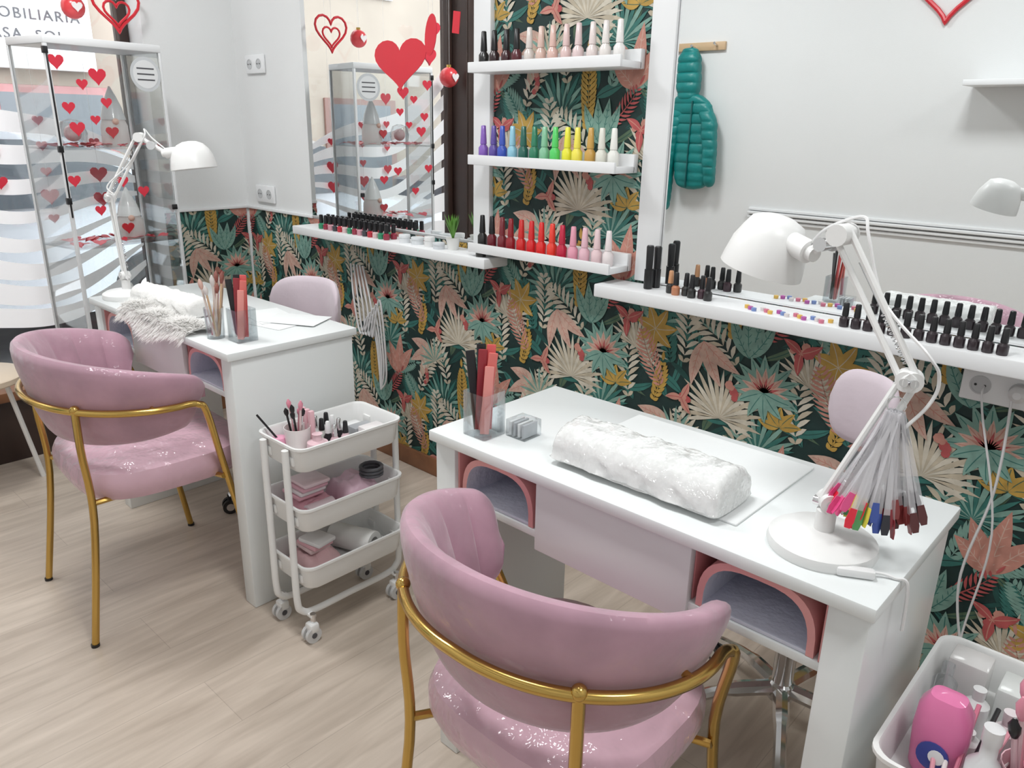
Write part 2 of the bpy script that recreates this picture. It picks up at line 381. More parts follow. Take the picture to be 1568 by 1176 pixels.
b=B(); b.box((-1.30,-.135,.888),(.6,-.023,.925),LACQ2,.004); b.box((-1.164,-.03,.888),(.6,-.0085,.925),LACQ2,.003); b.obj('wall_ledge')
for z in (1.528,1.258,.982):
    b=B(); b.box((-1.83,-.115,z-.03),(-1.262,-.0235,z-.012),LACQ2,.002); b.box((-1.83,-.122,z-.03),(-1.262,-.112,z),LACQ2,.002); b.box((-1.83,-.03,z-.03),(-1.262,-.0085,z+.02),LACQ2,.002)
    b.obj('picture_ledge_shelf')
# ------------------------------------------------------------------ bottles
def bottle(b,x,y,z,body,cap,r=.0125,hb=.036,hc=.045,taper=.72):
    b.lathe([(r*.9,0),(r,.003),(r,hb*.75),(r*.55,hb*.97),(r*.55,hb)],body,(x,y,z),seg=12)
    b.lathe([(r*.66,hb),(r*.66,hb+.004),(r*.66*taper,hb+hc-.002),(r*.5*taper,hb+hc)],cap,(x,y,z),seg=12)
rows=[(1.5161,[((.02,.02,.02),BLACK)]+[((.03,.01,.012),BLACK),((.05,.01,.015),BLACK),((.10,.012,.02),BLACK)]+[((.72,.66,.62),None),((.72,.52,.45),None),((.74,.5,.44),None),((.76,.56,.54),None),((.76,.60,.60),None),((.78,.68,.66),None),((.8,.75,.72),None),((.82,.80,.78),None)]),
 (1.2461,[(c,None) for c in ((.25,.12,.5),(.12,.08,.35),(.05,.10,.5),(.30,.6,.75),(.02,.13,.10),(.03,.22,.12),(.25,.55,.35),(.10,.65,.15),(.85,.82,.05),(.9,.8,.1),(.6,.35,.08),(.75,.74,.66),(.82,.82,.77))]),
 (.9701,[((.02,.02,.02),BLACK),((.15,.01,.02),BLACK),((.2,.02,.03),None),((.3,.01,.02),None),((.65,.02,.02),None),((.7,.015,.02),None),((.75,.02,.02),None),((.85,.05,.03),None),((.55,.01,.05),None),((.8,.35,.45),None),((.8,.50,.57),None),((.8,.6,.62),None),((.82,.74,.74),None)])]
for z,L in rows:
    b=B(); n=len(L)
    for k,(c,cap) in enumerate(L):
        x=-1.800+k*(.505/(n-1)); m=C(c)
        bottle(b,x,-.080+random.uniform(-.004,.004),z,m,cap or m,r=.016,hb=.044,hc=.056)
    b.obj('nail_polish_bottles')
b=B()
for k in range(14):
    c=[(.02,.25,.12),(.3,.02,.05),(.6,.3,.35),(.04,.04,.05),(.5,.02,.04),(.7,.5,.5)][k%6]
    for yy in (-.098,-.064): bottle(b,-2.70+k*.032,yy,.938,C(c),BLACK,r=.0125,hb=.024,hc=.032,taper=.95)
b.obj('nail_polish_bottles')
b=B()
for k,c in enumerate(((.02,.02,.02),(.5,.2,.1),(.02,.02,.02),(.02,.02,.02),(.05,.02,.03),(.02,.02,.02))):
    bottle(b,-1.082+k*.024,-.082-.012*(k%2),.925,C(c),C((.6,.3,.15)) if k in(0,) else BLACK,r=.0115,hb=.027,hc=.034,taper=.8)
for k in range(13): bottle(b,-.605+k*.0265,-.108,.925,C((.03,.02,.025)),BLACK,r=.0112,hb=.026,hc=.030,taper=.85)
b.obj('nail_polish_bottles')
b=B()
for x,y,h in ((-1.155,-.08,.12),(-1.150,-.048,.115)): b.lathe([(.011,0),(.012,.003),(.012,h*.45),(.0095,h*.46),(.0105,h-.004),(.008,h)],BLACK,(x,y,.925),seg=14)
b.obj('makeup_tubes')
b=B()
for k in range(16):
    c=[(.8,.5,.1),(.5,.1,.4),(.2,.3,.6),(.75,.7,.7),(.7,.2,.3)][k%5]; x=-.85+k*.014
    b.lathe([(.006,0),(.0065,.006),(.0065,.008),(.003,.009)],C(c),(x,-.095-.01*(k%3),.925),seg=10)
b.obj('decoration_jars')
b=B()
for x,y,r,h,c in ((-2.19,-.09,.02,.03,(.75,.77,.79)),(-2.13,-.08,.022,.026,(.7,.73,.75)),(-2.06,-.085,.018,.035,(.8,.8,.8)),(-2.00,-.095,.02,.022,(.65,.68,.71)),(-1.79,-.10,.017,.03,(.02,.02,.02))):
    b.lathe([(r,0),(r,h*.6),(r*1.08,h*.62),(r*1.08,h-.002),(r,h)],C(c),(x,y,.938),seg=16)
b.obj('cosmetic_jars')
b=B(); b.lathe([(.018,0),(.024,.035),(.026,.04),(.02,.04)],C((.8,.8,.78)),(-1.955,-.07,.938))
for k in range(46):
    a=random.uniform(0,6.28);l=random.uniform(.05,.09);o=V((-1.955,-.07,.976));e=random.uniform(.05,.5)
    d=V((math.cos(a)*e,math.sin(a)*e,1)).normalized(); sd=V((-math.sin(a),math.cos(a),0))
    b.add([o+sd*.004,o+d*l*.6+sd*.0045,o+d*l,o+d*l*.6-sd*.0045,o-sd*.004],[[0,1,2,3,4]],GREEN,False)
b.obj('potted_succulent',recalc=False)
def socket(x,z,n=2,yy=-.001):
    b=B(); w=.075*n; b.box((x-w/2,yy-.012,z-.038),(x+w/2,yy,z+.038),LACQ2,.004)
    for k in range(n):
        cx=x-w/2+.0375+.075*k
        b.lathe([(.021,0),(.021,.0015),(.0175,.0016),(.0175,.0005)],C((.55,.56,.57)),(cx,yy-.0118,z),(0,-1,0),20)
        for dz in (-.009,.009): b.lathe([(.0028,0),(.0028,.0006)],BLACK,(cx+dz,yy-.0135,z),(0,-1,0),8)
    return b.obj('wall_socket')
socket(-3.27,1.578); socket(-3.27,1.03); socket(-.29,.83,2,-.0075)
# ------------------------------------------------------------------ desks
def desk(x0,x1,y0,y1):
    b=B(); z1=.775
    b.box((x0,y0,z1-.022),(x1,y1,z1),LACQ,.003)
    pw=.055
    for a in (x0+.008,x1-.008-pw):
        b.box((a,y0+.012,0),(a+pw,y1-.012,z1-.0225),LACQ,.003)
    xa=x0+.008+pw; xb=x1-.008-pw; cw=(xb-xa)*.285
    zb=.648
    b.box((xa,y0+.02,zb-.015),(xb,y1-.03,zb),LACQ,.002)
    b.box((xa,y1-.03,zb-.015),(xb,y1-.015,z1-.0225),LACQ,.002)
    b.box((xa+cw,y0+.014,zb-.035),(xb-cw,y0+.03,z1-.0225),LACQ,.002)
    PW=PINKP
    for xx in (xa+cw-.001,xb-cw-.011): b.box((xx,y0+.031,zb),(xx+.012,y1-.031,z1-.0225),PW,.001)
    for xx in (xa,xb-.004): b.box((xx,y0+.021,zb),(xx+.004,y1-.031,z1-.0225),PW,.0005)
    b.obj('nail_desk')
    return xa,xb,cw,zb
def tunnel(xc,w,y0,z,h=.096,dp=.2):
    b=B(); n=18
    def pr(W,Hh,t):
        a=pi*t; return (-W/2*math.copysign(abs(math.cos(a))**.65,math.cos(a)),Hh*math.sin(a)**.65 if math.sin(a)>0 else 0)
    rO=[pr(w,h,i/n) for i in range(n+1)]; th=.011; rI=[pr(w-2*th,h-th,i/n) for i in range(n+1)]
    def L(pts,y): return [V((xc+p[0],y,z+max(p[1],0))) for p in pts]
    b.loft([L(rO,y0),L(rO,y0+dp)],PINKP,closed=False)
    b.loft([L(rI,y0),L(rI,y0+dp)],LAVW,closed=False)
    b.loft([L(rO,y0),L(rI,y0)],PINKP,closed=False)
    b.add(L(rI,y0+dp-.002),[list(range(n+1))],LAVW,False)
    b.box((xc-w/2+.004,y0+.002,z),(xc+w/2-.004,y0+dp,z+.006),LAVW,.001)
    b.obj('uv_nail_lamp',recalc=False)
for (x0,x1,y0,y1) in ((-1.077,-.220,-.957,-.564),(-2.767,-1.828,-.985,-.577)):
    xa,xb,cw,zb=desk(x0,x1,y0,y1)
    tunnel(xa+.006+(cw-.012)/2,cw-.022,y0+.022,zb+.0005); tunnel(xb-.006-(cw-.012)/2,cw-.022,y0+.022,zb+.0005)
# ------------------------------------------------------------------ pink chairs
def sp(v,p): return math.copysign(abs(v)**p,v)
def pinkchair(cx,cy,rot=0,K=1.0):
    b=B(); a=.262*K; bb=.222*K; tm=math.radians(114); N=150; M=22
    def foot(t,off=0):
        p=V((a*math.sin(t),-bb*math.cos(t),0)); n=V((bb*math.sin(t),-a*math.cos(t),0)).normalized()
        return p+n*off,n
    rings=[]
    for i in range(N+1):
        t=-tm+2*tm*i/N; s=abs(t)/tm
        e=1 if s<.9 else math.sqrt(max(1-((s-.9)/.1)**2,.0004))
        top=.79-.085*s**2; bot=.535+.03*s**2
        p,n=foot(t)
        hh=(top-bot)/2*max(e,.03)**.6; th=.028*max(e,.03)**.8; zc=(top+bot)/2
        tuft=abs(math.cos(t*8.6))**.35
        ring=[]
        for j in range(M):
            ph=2*pi*j/M; c=sp(math.cos(ph),.7); q=sp(math.sin(ph),.62)
            tt=th*c
            if c<0: tt=th*c*(.68+.38*tuft*(1-abs(q)**4))
            ring.append(V((0,0,zc+hh*q))+p+n*(tt+.028*q))
        rings.append(ring)
    b.loft(rings,PINKV)
    def se(w,d,z,k=.62,yo=.03):
        return [V((K*w*sp(math.cos(2*pi*j/40),k),yo+K*d*sp(math.sin(2*pi*j/40),k),z)) for j in range(40)]
    prof=[(.20,.19,.385),(.232,.222,.392),(.245,.235,.42),(.245,.235,.445),(.236,.226,.466),(.20,.19,.480),(.13,.12,.487),(.05,.05,.489)]
    b.loft([se(w,d,z) for w,d,z in prof],PINKS)
    r=.0095; rail=[]; ZR=.662
    for i in range(33):
        t=math.radians(-100+200*i/32); s=abs(t)/tm
        p,n=foot(t,.042); rail.append(p+V((0,0,ZR-.02*s)))
    def fleg(sg):
        p=rail[-1] if sg>0 else rail[0]
        return [p+V((0,.022,-.006)),p+V((0,.04,-.03)),V((sg*.262*K,.13,.45)),V((sg*.256*K,.17,.25)),V((sg*.262*K,.21,.0))]
    pts=fleg(-1)[::-1]+rail+fleg(1)
    b.tube(catmull(pts,4),r,GOLD,10)
    for sg in (-1,1):
        t=math.radians(sg*42); p,n=foot(t,.042)
        b.tube(catmull([p+V((0,0,ZR-.006)),p+V((0,0,.55))+n*.002,p*.99+V((0,0,.35)),V((p.x*1.08,p.y-.05,0))],6),.0095,GOLD,10)
        b.tube([V((sg*.262*K,.13,.40)),V((sg*.19*K,.12,.388)),V((sg*.17*K,-.1,.388)),p*.99+V((0,0,.40))],.008,GOLD,8)
        b.sph(p+V((0,0,ZR-.002)),.012,GOLD)
        for q in (V((sg*.262*K,.21,0)),V((p.x*1.08,p.y-.05,0))): b.cyl(q,q+V((0,0,.008)),.011,BLACK)
        p2,n2=foot(math.radians(sg*80),.0); b.cyl(p2+V((0,0,ZR-.01)),p2+n2*.042+V((0,0,ZR-.01)),.006,GOLD)
    R=Matrix.Rotation(rot,3,'Z'); b.v=[R@v+V((cx,cy,0)) for v in b.v]
    b.obj('velvet_armchair')
pinkchair(-.656,-1.052,0,.86); pinkchair(-2.19,-1.10,math.radians(-3))
# swivel chairs
def swivel(cx,cy,rot,rotb=0,bw=.17,zb=.72,hb=.10):
    b=B()
    b.lathe([(.03,.09),(.03,.13),(.024,.135),(.024,.25),(.014,.255),(.014,.43)],CHROME,(0,0,0))
    for k in range(5):
        a=2*pi*k/5+rotb; d=V((math.cos(a),math.sin(a),0)); 
        b.tube(catmull([d*.02+V((0,0,.115)),d*.13+V((0,0,.105)),d*.25+V((0,0,.065))],5),[.018]*5+[.014]*5+[.011],CHROME,8)
        e=d*.25; b.cyl(e+V((0,0,.035)),e+V((0,0,.07)),.007,BLACK)
        sd=V((-d.y,d.x,0))
        for sg in (-1,1): b.cyl(e+sd*sg*.006+V((0,0,.026)),e+sd*sg*.02+V((0,0,.026)),.026,BLACK,seg=18)
        b.cyl(e+sd*-.0205+V((0,0,.026)),e+sd*.0205+V((0,0,.026)),.014,CHROME,seg=14)
    b.lathe([(.10,.42),(.18,.425),(.195,.445),(.195,.475),(.18,.495),(.1,.505),(.02,.508)],PALEV,(0,0,0),seg=32)
    rings=[]; W=1.15*min(1,bw/.17)
    for i in range(25):
        t=-W+2*W*i/24; e=math.sqrt(max(1-(abs(t)/(W*1.01))**4,.001)); ring=[]
        n=V((math.sin(t),math.cos(t),0))
        for j in range(16):
            ph=2*pi*j/16; ring.append(n*(bw+.02*sp(math.cos(ph),.8)*e)+V((0,.02,zb+hb*e*sp(math.sin(ph),.8))))
        rings.append(ring)
    b.loft(rings,PALEV)
    b.tube(catmull([(0,.1,.43),(0,bw+.03,.46),(0,bw+.055,.56),(0,bw+.04,zb-.05)],5),.012,CHROME,8)
    R=Matrix.Rotation(rot,3,'Z'); b.v=[R@v+V((cx,cy,0)) for v in b.v]
    b.obj('swivel_chair')
swivel(-2.34,-.50,math.radians(22),5.2,.16,.725,.09); swivel(-.53,-.36,math.radians(-22),.5,.115,.785,.085)
# ------------------------------------------------------------------ carts
def tub(b,cx,cy,w,d,zt,h,m):
    r=.03
    spec=[(w+.012,d+.012,zt-.006),(w+.012,d+.012,zt),(w,d,zt),(w-.006,d-.006,zt-.004),(w-.018,d-.018,zt-h+.006),(w-.05,d-.05,zt-h+.003),]
    o=[(w-.05,d-.05,zt-h),(w-.016,d-.016,zt-h),(w-.008,d-.008,zt-h+.008),(w+.002,d+.002,zt-.006)]
    b.loft([rrect(cx,cy,a,c,r,z) for a,c,z in o+spec],m,cap=True)
def cart(cx,cy,w=.195,d=.325,zs=(.575,.405,.235)):
    b=B()
    for z in zs: tub(b,cx,cy,w,d,z,.07,WMET)
    for sx in (-1,1):
        x=cx+sx*.052; e=d/2+.012
        b.tube(catmull([(x,cy-e,.565),(x,cy-e,.3),(x,cy-e,.13),(x,cy-e+.012,.09),(x,cy-e+.05,.075),(x,cy,.075),(x,cy+e-.05,.075),(x,cy+e-.012,.09),(x,cy+e,.13),(x,cy+e,.3),(x,cy+e,.565)],6),.0095,WMET,10)
        for sy in (-1,1):
            for z in zs: b.box((x-.016,cy+sy*(e-.016)-.006,z-.055),(x+.016,cy+sy*(e-.016)+.006,z-.03),WMET,.003)
            wx=cx+sx*.075; wy=cy+sy*(e-.03)
            b.cyl((wx,wy,.05),(wx,wy,.082),.008,CHROME); b.box((min(wx,x)-.005,wy-.008,.07),(max(wx,x)+.005,wy+.008,.08),WMET,.002)
            b.box((wx-.016,wy-.018,.028),(wx+.016,wy+.010,.056),WMET,.006)
            for s2 in (-1,1): b.cyl((wx+s2*.005,wy-.008,.023),(wx+s2*.015,wy-.008,.023),.023,C((.6,.6,.6)),seg=18)
            b.cyl((wx-.0165,wy-.008,.023),(wx+.0165,wy-.008,.023),.008,DKGREY)
    b.obj('utility_cart')
cart(-1.668,-.79); cart(-.092,-.79,.2,.345)
def cup(b,x,y,z,r,h,m,t=.0015):
    b.lathe([(r*.88,0),(r,h),(r-t,h),(r*.88-t,.002)],m,(x,y,z),seg=20)
def stick(b,x,y,z,l,m,r=.003,lean=.25,a=None,tip=None):
    a=random.uniform(0,6.28) if a is None else a
    d=V((math.cos(a)*lean,math.sin(a)*lean,1)).normalized(); p=V((x,y,z))
    b.cyl(p,p+d*l,r,m,seg=8)
    if tip: b.lathe([(r*1.1,0),(r*2,l*.06),(r*2.2,l*.14),(r*.5,l*.22)],tip,p+d*l,d,10)
b=B(); z0=.509
cup(b,-1.70,-.875,z0,.035,.072,C((.86,.80,.79)))
for k in range(8): stick(b,-1.70+random.uniform(-.01,.01),-.875+random.uniform(-.01,.01),z0+.006,random.uniform(.09,.125),[C((.8,.35,.42)),BLACK,C((.8,.6,.6)),CHROME][k%4],.003,.15,None,[C((.8,.3,.4)),BLACK][k%2])
for k in range(3): b.box((-1.735+k*.02,-.845,z0),(-1.722+k*.02,-.830,z0+.11),C((.82,.5,.55)),.003)
stick(b,-1.72,-.90,z0+.01,.12,BLACK,.003,.7,4.0)
b.obj('brush_cup')
b=B()
for k in range(8): bottle(b,-1.73+.03*(k%4),-.80+.035*(k//4),z0,[C((.85,.85,.85)),C((.8,.8,.75)),BLACK,C((.83,.6,.65))][k%4],[CHROME,BLACK,C((.85,.85,.85))][k%3],.0125,.042,.033)
b.obj('nail_polish_bottles')
b=B(); b.lathe([(.027,0),(.030,.012),(.027,.045),(.012,.05),(.01,.065),(.014,.068)],C((.80,.55,.60)),(-1.63,-.86,z0),seg=20)
b.obj('lotion_jar')
b=B(); b.lathe([(.020,0),(.022,.005),(.022,.035),(.018,.042),(.004,.044)],C((.80,.35,.50)),(-1.735,-.91,z0),seg=20); b.obj('cream_pot')
b=B()
for k in range(3): b.box((-1.74+.05*k,-.725,z0),(-1.70+.05*k,-.66,z0+.025+.012*k),[C((.8,.8,.8)),C((.35,.36,.38)),C((.82,.78,.78))][k],.004)
b.obj('product_boxes')
def cloth(name,cx,cy,z,w,d,h,m,seed=0,N=22):
    b=B(); vs=[];fs=[]
    for i in range(N+1):
        for j in range(N+1):
            u=i/N*2-1;v=j/N*2-1; e=(1-u**6)*(1-v**6)
            hh=h*e*(.85+.3*noise.noise(V((u*1.6+seed,v*1.6,seed)))) + .006*e*noise.noise(V((u*5,v*5+seed,0)))
            k=1+.06*noise.noise(V((u*3,v*3,seed+5)))
            vs.append(V((cx+u*w/2*k,cy+v*d/2*k,z+max(hh,0)+.001)))
    for i in range(N):
        for j in range(N): a=i*(N+1)+j; fs.append([a,a+N+1,a+N+2,a+1])
    b.add(vs,fs,m,True)
    b.add([V((v.x,v.y,z)) for v in vs],[f[::-1] for f in fs],m,True)
    return b.obj(name,recalc=False)
cloth('folded_towel',-1.685,-.86,.339,.13,.11,.045,C((.76,.40,.47),.8,0),1); cloth('plastic_bag',-1.66,-.735,.339,.14,.12,.075,C((.74,.50,.60),.4,.2),4)
b=B(); 
for k in range(4): b.box((-1.745+.005*k,-.91+.004*k,.385+.012*k),(-1.66+.005*k,-.83+.004*k,.396+.012*k),[C((.8,.42,.50)),C((.82,.74,.76)),C((.75,.42,.50)),C((.8,.62,.66))][k],.004)
b.lathe([(.018,0),(.018,.08),(.018,.081)],C((.82,.66,.70)),(-1.64,-.90,.36),(0,1,.0),18)
b.obj('tissue_packs')
cloth('folded_towel',-1.68,-.86,.169,.13,.12,.055,C((.80,.52,.54),.8,0),6)
b=B()
for k in range(3): b.box((-1.725+.012*k,-.895,.222+.014*k),(-1.645+.012*k,-.83,.235+.014*k),[C((.8,.6,.6)),C((.82,.45,.5)),C((.8,.78,.78))][k],.004,R=Matrix.Rotation(.1*k,3,'Z'))
b.obj('tissue_packs')
b=B(); b.lathe([(.035,-.07),(.036,.07),(.02,.07),(.02,-.07)],C((.82,.82,.80),.8,0),(-1.665,-.74,.169+.036),(1,.35,0),24); b.obj('paper_roll')
b=B(); 
for k in range(3): b.tube([V((-1.62+.03*math.cos(a/12*2*pi),-.70+.03*math.sin(a/12*2*pi),.415+.01*k)) for a in range(12)],.005,DKGREY,6,closed=True)
b.obj('cable_coil')
# right cart contents
zz=.508
b=B(); b.loft([rrect(-.135,-.86,.062*f,.05*f,.018*f,zz+z) for z,f in ((0,.85),(.01,1.0),(.07,1.12),(.105,1.05),(.125,.7),(.13,.2))],C((.80,.20,.42),.4,.4))
b.lathe([(.020,0),(.020,.004),(.002,.005)],C((.04,.06,.3)),(-.135,-.888,zz+.045),(0,-1,.15),20); b.lathe([(.010,.005),(.010,.006),(.001,.0062)],C((.85,.85,.85)),(-.130,-.888,zz+.047),(0,-1,.15),16)
b.obj('cosmetic_pouch')
b=B(); b.lathe([(.020,0),(.022,.005),(.022,.08),(.010,.095),(.010,.115),(.012,.12),(.012,.14)],C((.80,.80,.81)),(-.075,-.905,zz)); b.obj('spray_bottle')
b=B(); cup(b,-.03,-.88,zz,.034,.09,C((.8,.5,.55)))
for k in range(9): stick(b,-.03+random.uniform(-.01,.01),-.88+random.uniform(-.01,.01),zz+.006,random.uniform(.12,.16),[C((.8,.35,.42)),C((.8,.65,.65)),C((.3,.05,.1)),C((.75,.5,.55))][k%4],.0035,.18,None,[C((.8,.3,.4)),BLACK,None][k%3])
b.obj('brush_cup')
b=B(); b.box((-.10,-.715,zz),(-.02,-.655,zz+.07),C((.78,.8,.78)),.004); b.box((-.17,-.70,zz),(-.115,-.65,zz+.08),C((.76,.74,.73)),.004)
b.obj('product_boxes')
b=B()
for k,(x,y,h,m) in enumerate(((-.16,-.75,.10,ACRYL),(-.115,-.755,.085,C((.8,.8,.8))),(-.07,-.80,.10,C((.78,.7,.72))),(-.045,-.755,.09,ACRYL),(-.155,-.80,.06,C((.8,.45,.55))),(-.11,-.81,.05,C((.82,.8,.8))),(-.025,-.80,.07,C((.6,.15,.25))))):
    b.lathe([(.015,0),(.017,.004),(.017,h*.7),(.008,h*.8),(.009,h)],m,(x,y,zz),seg=16)
b.obj('product_bottles')
b=B()
for k in range(10):
    x=-.12+.008*k; b.tube([V((x,-.945+.003*(k%3),zz+.012+.004*k)),V((x-.03+.014*k,-.82+.004*k,zz+.09+.004*(k%4)))],.0032,[C((.8,.35,.42)),C((.82,.75,.75)),C((.7,.2,.3)),BLACK][k%4],8)
b.obj('cosmetic_pencils')
# ------------------------------------------------------------------ desk items (right)
ZD=.775
b=B(); b.box((-.825,-.885,ZD),(-.452,-.592,ZD+.004),PAPER,.0015); b.obj('paper_mat')
def bolster(name,x0,x1,yc,z,w,h,m,R=None,nzk=.0015):
    b=B(); rings=[]; n=64
    for i in range(81):
        u=i/80; e=min(1,math.sqrt(max(1-(max(0,abs(u*2-1)-.92)/.081)**2,.02)))
        ring=[]
        for j in range(n):
            a=2*pi*j/n; yy=sp(math.cos(a),.8)*w/2*(.86+.14*e); zz_=sp(math.sin(a),.8)
            zv=(h*zz_ if zz_>0 else .012*zz_)*(.6+.4*e)
            q=V((u*9,math.cos(a)*3,math.sin(a)*3))
            nz=nzk*noise.noise(q)*2+nzk*.8*(abs(noise.noise(q*2.3))-.3)
            ring.append(V((x0+(x1-x0)*u,yc+yy+nz,z+.0125+zv+ (nz if zz_>0 else 0))))
        rings.append(ring)
    b.loft(rings,m)
    if R: b.rot(R,((x0+x1)/2,yc,0))
    return b.obj(name)
bolster('hand_rest_cushion',-.805,-.475,-.848,ZD+.004,.125,.056,WRAP,None,.0025)
def filecup(cx,cy):
    b=B(); w=.030
    o=[(w,w,ZD+.001),(w,w,ZD+.09),(w-.0015,w-.0015,ZD+.09),(w-.0015,w-.0015,ZD+.004)]
    b.loft([rrect(cx,cy,a*2,c*2,.004,z,2) for a,c,z in o],ACRYL)
    cols=[(BLACK,.160,-.10),(BLACK,.172,-.02),(C((.3,.02,.03)),.165,.05),(C((.70,.10,.10)),.172,.02),(C((.70,.16,.14)),.160,.10),(C((.75,.28,.25)),.135,.0)]
    for k,(m,h,t) in enumerate(cols):
        x=cx-.018+.007*k; y=cy-.010+.005*((k*3)%5); M3=Matrix.Rotation(t,3,'Y')@Matrix.Rotation(.05-.03*k,3,'X')@Matrix.Rotation(-.75,3,'Z')
        b.box((x-.0022,y-.009,ZD+.008),(x+.0022,y+.009,ZD+.008+h),m,.002,R=M3)
    b.obj('nail_file_holder')
filecup(-.985,-.893); filecup(-1.925,-.885)
b=B(); b.box((-.95,-.87,ZD),(-.90,-.82,ZD+.035),ACRYL,.002); 
for k in range(4): b.box((-.945+k*.011,-.865,ZD+.003),(-.939+k*.011,-.825,ZD+.03),[C((.8,.8,.8)),C((.5,.51,.53))][k%2],.001)
b.obj('acrylic_box')
# lamps
def lamp(base,elbow,top,head,hdir,hr=.070,br=.078):
    b=B(); base=V(base);elbow=V(elbow);top=V(top);head=V(head);hd=V(hdir).normalized()
    b.lathe([(br-.002,0),(br,.006),(br-.002,.016),(br*.83,.023),(.03,.028),(.014,.030),(.014,.06),(.010,.062)],WMET,base,seg=40)
    st=base+V((0,0,.062)); b.cyl(base+V((0,0,.045)),st+V((0,0,.012)),.009,CHROME); b.cyl(st+V((-.02,0,.008)),st+V((.02,0,.008)),.007,CHROME)
    def arm(a,c,sep):
        d=(c-a).normalized(); s=d.cross(V((0,0,1))); s=s.normalized() if s.length>.05 else V((1,0,0)); u=s.cross(d)
        for o in (sep,-sep): b.tube([a+u*o,c+u*o],.0048,WMET,8)
        L=(c-a).length; pts=[]
        for k in range(90):
            f=k/89; an=f*2*pi*14
            pts.append(a+d*(.02+L*.35*f)+s*(.012+.0035*math.cos(an))+u*.0035*math.sin(an))
        b.tube(pts,.0009,CHROME,5)
        b.tube([a+d*(.02+L*.35)+s*.012,a+d*L*.8+s*.010],.001,CHROME,5)
        for p in (a,c): b.cyl(p-s*.014,p+s*.014,.014,WMET,seg=16); b.cyl(p-s*.019,p+s*.019,.006,CHROME,seg=10)
        return s
    arm(st+V((0,0,.012)),elbow,.011); s=arm(elbow,top,.011)
    prof=[(.004,-.012),(.022,-.010),(.040,-.002),(hr*.78,.014),(hr*.92,.034),(hr,.062),(hr*1.02,.074),(hr*1.0,.074),(hr*.97,.062),(hr*.88,.036),(hr*.72,.018),(.038,.004),(.01,-.002)]
    b.lathe(prof,WMET,head-hd*.035,hd,40,cap=True)
    b.sph(head+hd*.0,.026,C((.88,.88,.86)))
    sv=(top-head); sv=(sv-hd*sv.dot(hd)).normalized()
    at=head+sv*hr*.80-hd*.018; nk=at+sv*.028
    b.cyl(at-sv*.012,nk,.017,WMET,seg=20); b.cyl(nk,nk+sv*.012,.011,WMET,seg=16)
    b.tube([nk,top],.0075,WMET,10); mid=(nk+top)/2
    b.cyl(mid-s*.018,mid+s*.022,.010,CHROME,seg=12); b.cyl(mid+s*.02,mid+s*.03,.013,C((.6,.61,.62)),seg=14)
    b.cyl(top-s*.02,top+s*.02,.015,WMET,seg=16)
    cb=[nk+V((0,0,.012)),mid+V((0,0,.022)),top+V((.02,.01,.025)),top+V((.035,0,.0)),top*.55+elbow*.45+V((.015,.0,.0)),elbow+V((.02,-.01,.04)),elbow+V((.035,0,.01)),elbow+V((.028,0,-.03)),elbow*.5+st*.5+V((.02,0,0)),st+V((.02,0,0))]
    b.tube(catmull(cb,8),.0024,C((.82,.82,.82)),6)
    b.obj('desk_lamp')
lamp((-.335,-.851,ZD),(-.272,-.805,1.035),(-.392,-.795,1.215),(-.515,-.750,1.182),(-.25,-.05,-1),.062,.077)
lamp((-2.68,-.89,ZD),(-2.71,-.89,1.10),(-2.64,-.80,1.29),(-2.50,-.70,1.235),(.12,.05,-1),.070)
b=B(); b.box((-.295,-.905,ZD+.001),(-.245,-.89,ZD+.014),C((.82,.82,.82)),.004,R=Matrix.Rotation(.5,3,'Z'))
b.tube(catmull([(-.33,-.925,ZD+.003),(-.30,-.91,ZD+.006),(-.27,-.897,ZD+.008),(-.245,-.875,ZD+.006),(-.228,-.868,ZD+.003),(-.212,-.862,ZD-.004),(-.208,-.86,.70)],8),.0025,C((.82,.82,.82)),6); b.obj('lamp_switch_cable')
# swatch fan
b=B(); an=V((-.276,-.828,1.0)); CW=mat('swatch_plastic',(.86,.85,.88),.2,coat=.6,var=.10)
CW.node_tree.nodes['Principled BSDF'].inputs['Alpha'].default_value=.45
pal=[(.85,.1,.3),(.9,.4,.5),(.8,.02,.05),(.85,.75,.1),(.1,.35,.12),(.05,.1,.4),(.02,.02,.03),(.25,.02,.03),(.15,.08,.06),(.3,.05,.05),(.1,.02,.02),(.04,.04,.05)]
b.tube([an+V((.012*math.cos(k*pi/6),0,.012*math.sin(k*pi/6)+.004)) for k in range(12)],.0012,CHROME,6,closed=True)
cr=V((.737,.676,0)); cb_=V((-.676,.737,0))   # spread direction of the fan and its depth direction
for k in range(90):
    f=k/89; a=-.44+.76*f+random.uniform(-.04,.04); e=random.uniform(-.22,.22); L=random.uniform(.150,.175)
    d=(cr*math.sin(a)+cb_*math.sin(e)-V((0,0,1))*math.cos(a)).normalized()
    s=(cr if k%3 else cb_).cross(d).cross(d); s=s.normalized(); w=.0045
    p=an+V((random.uniform(-.01,.01),random.uniform(-.01,.01),-.004)); c1=p+d*(L-.028); nn=d.cross(s).normalized()*.0006
    b.add([p-s*.0022,p+s*.0022,c1+s*w,c1-s*w],[[0,1,2,3]],CW,False)
    m=C(pal[min(int(f*12),11)]) ; q=p+d*L
    pts=[c1-s*w,c1+s*w,c1+d*.018+s*w*1.4,q+s*w*.9,q-s*w*.9,c1+d*.018-s*w*1.4]
    b.add([x+nn for x in pts]+[x-nn for x in pts],[[0,1,2,3,4,5],[11,10,9,8,7,6]]+[[i,(i+1)%6,6+(i+1)%6,6+i] for i in range(6)],m,False)
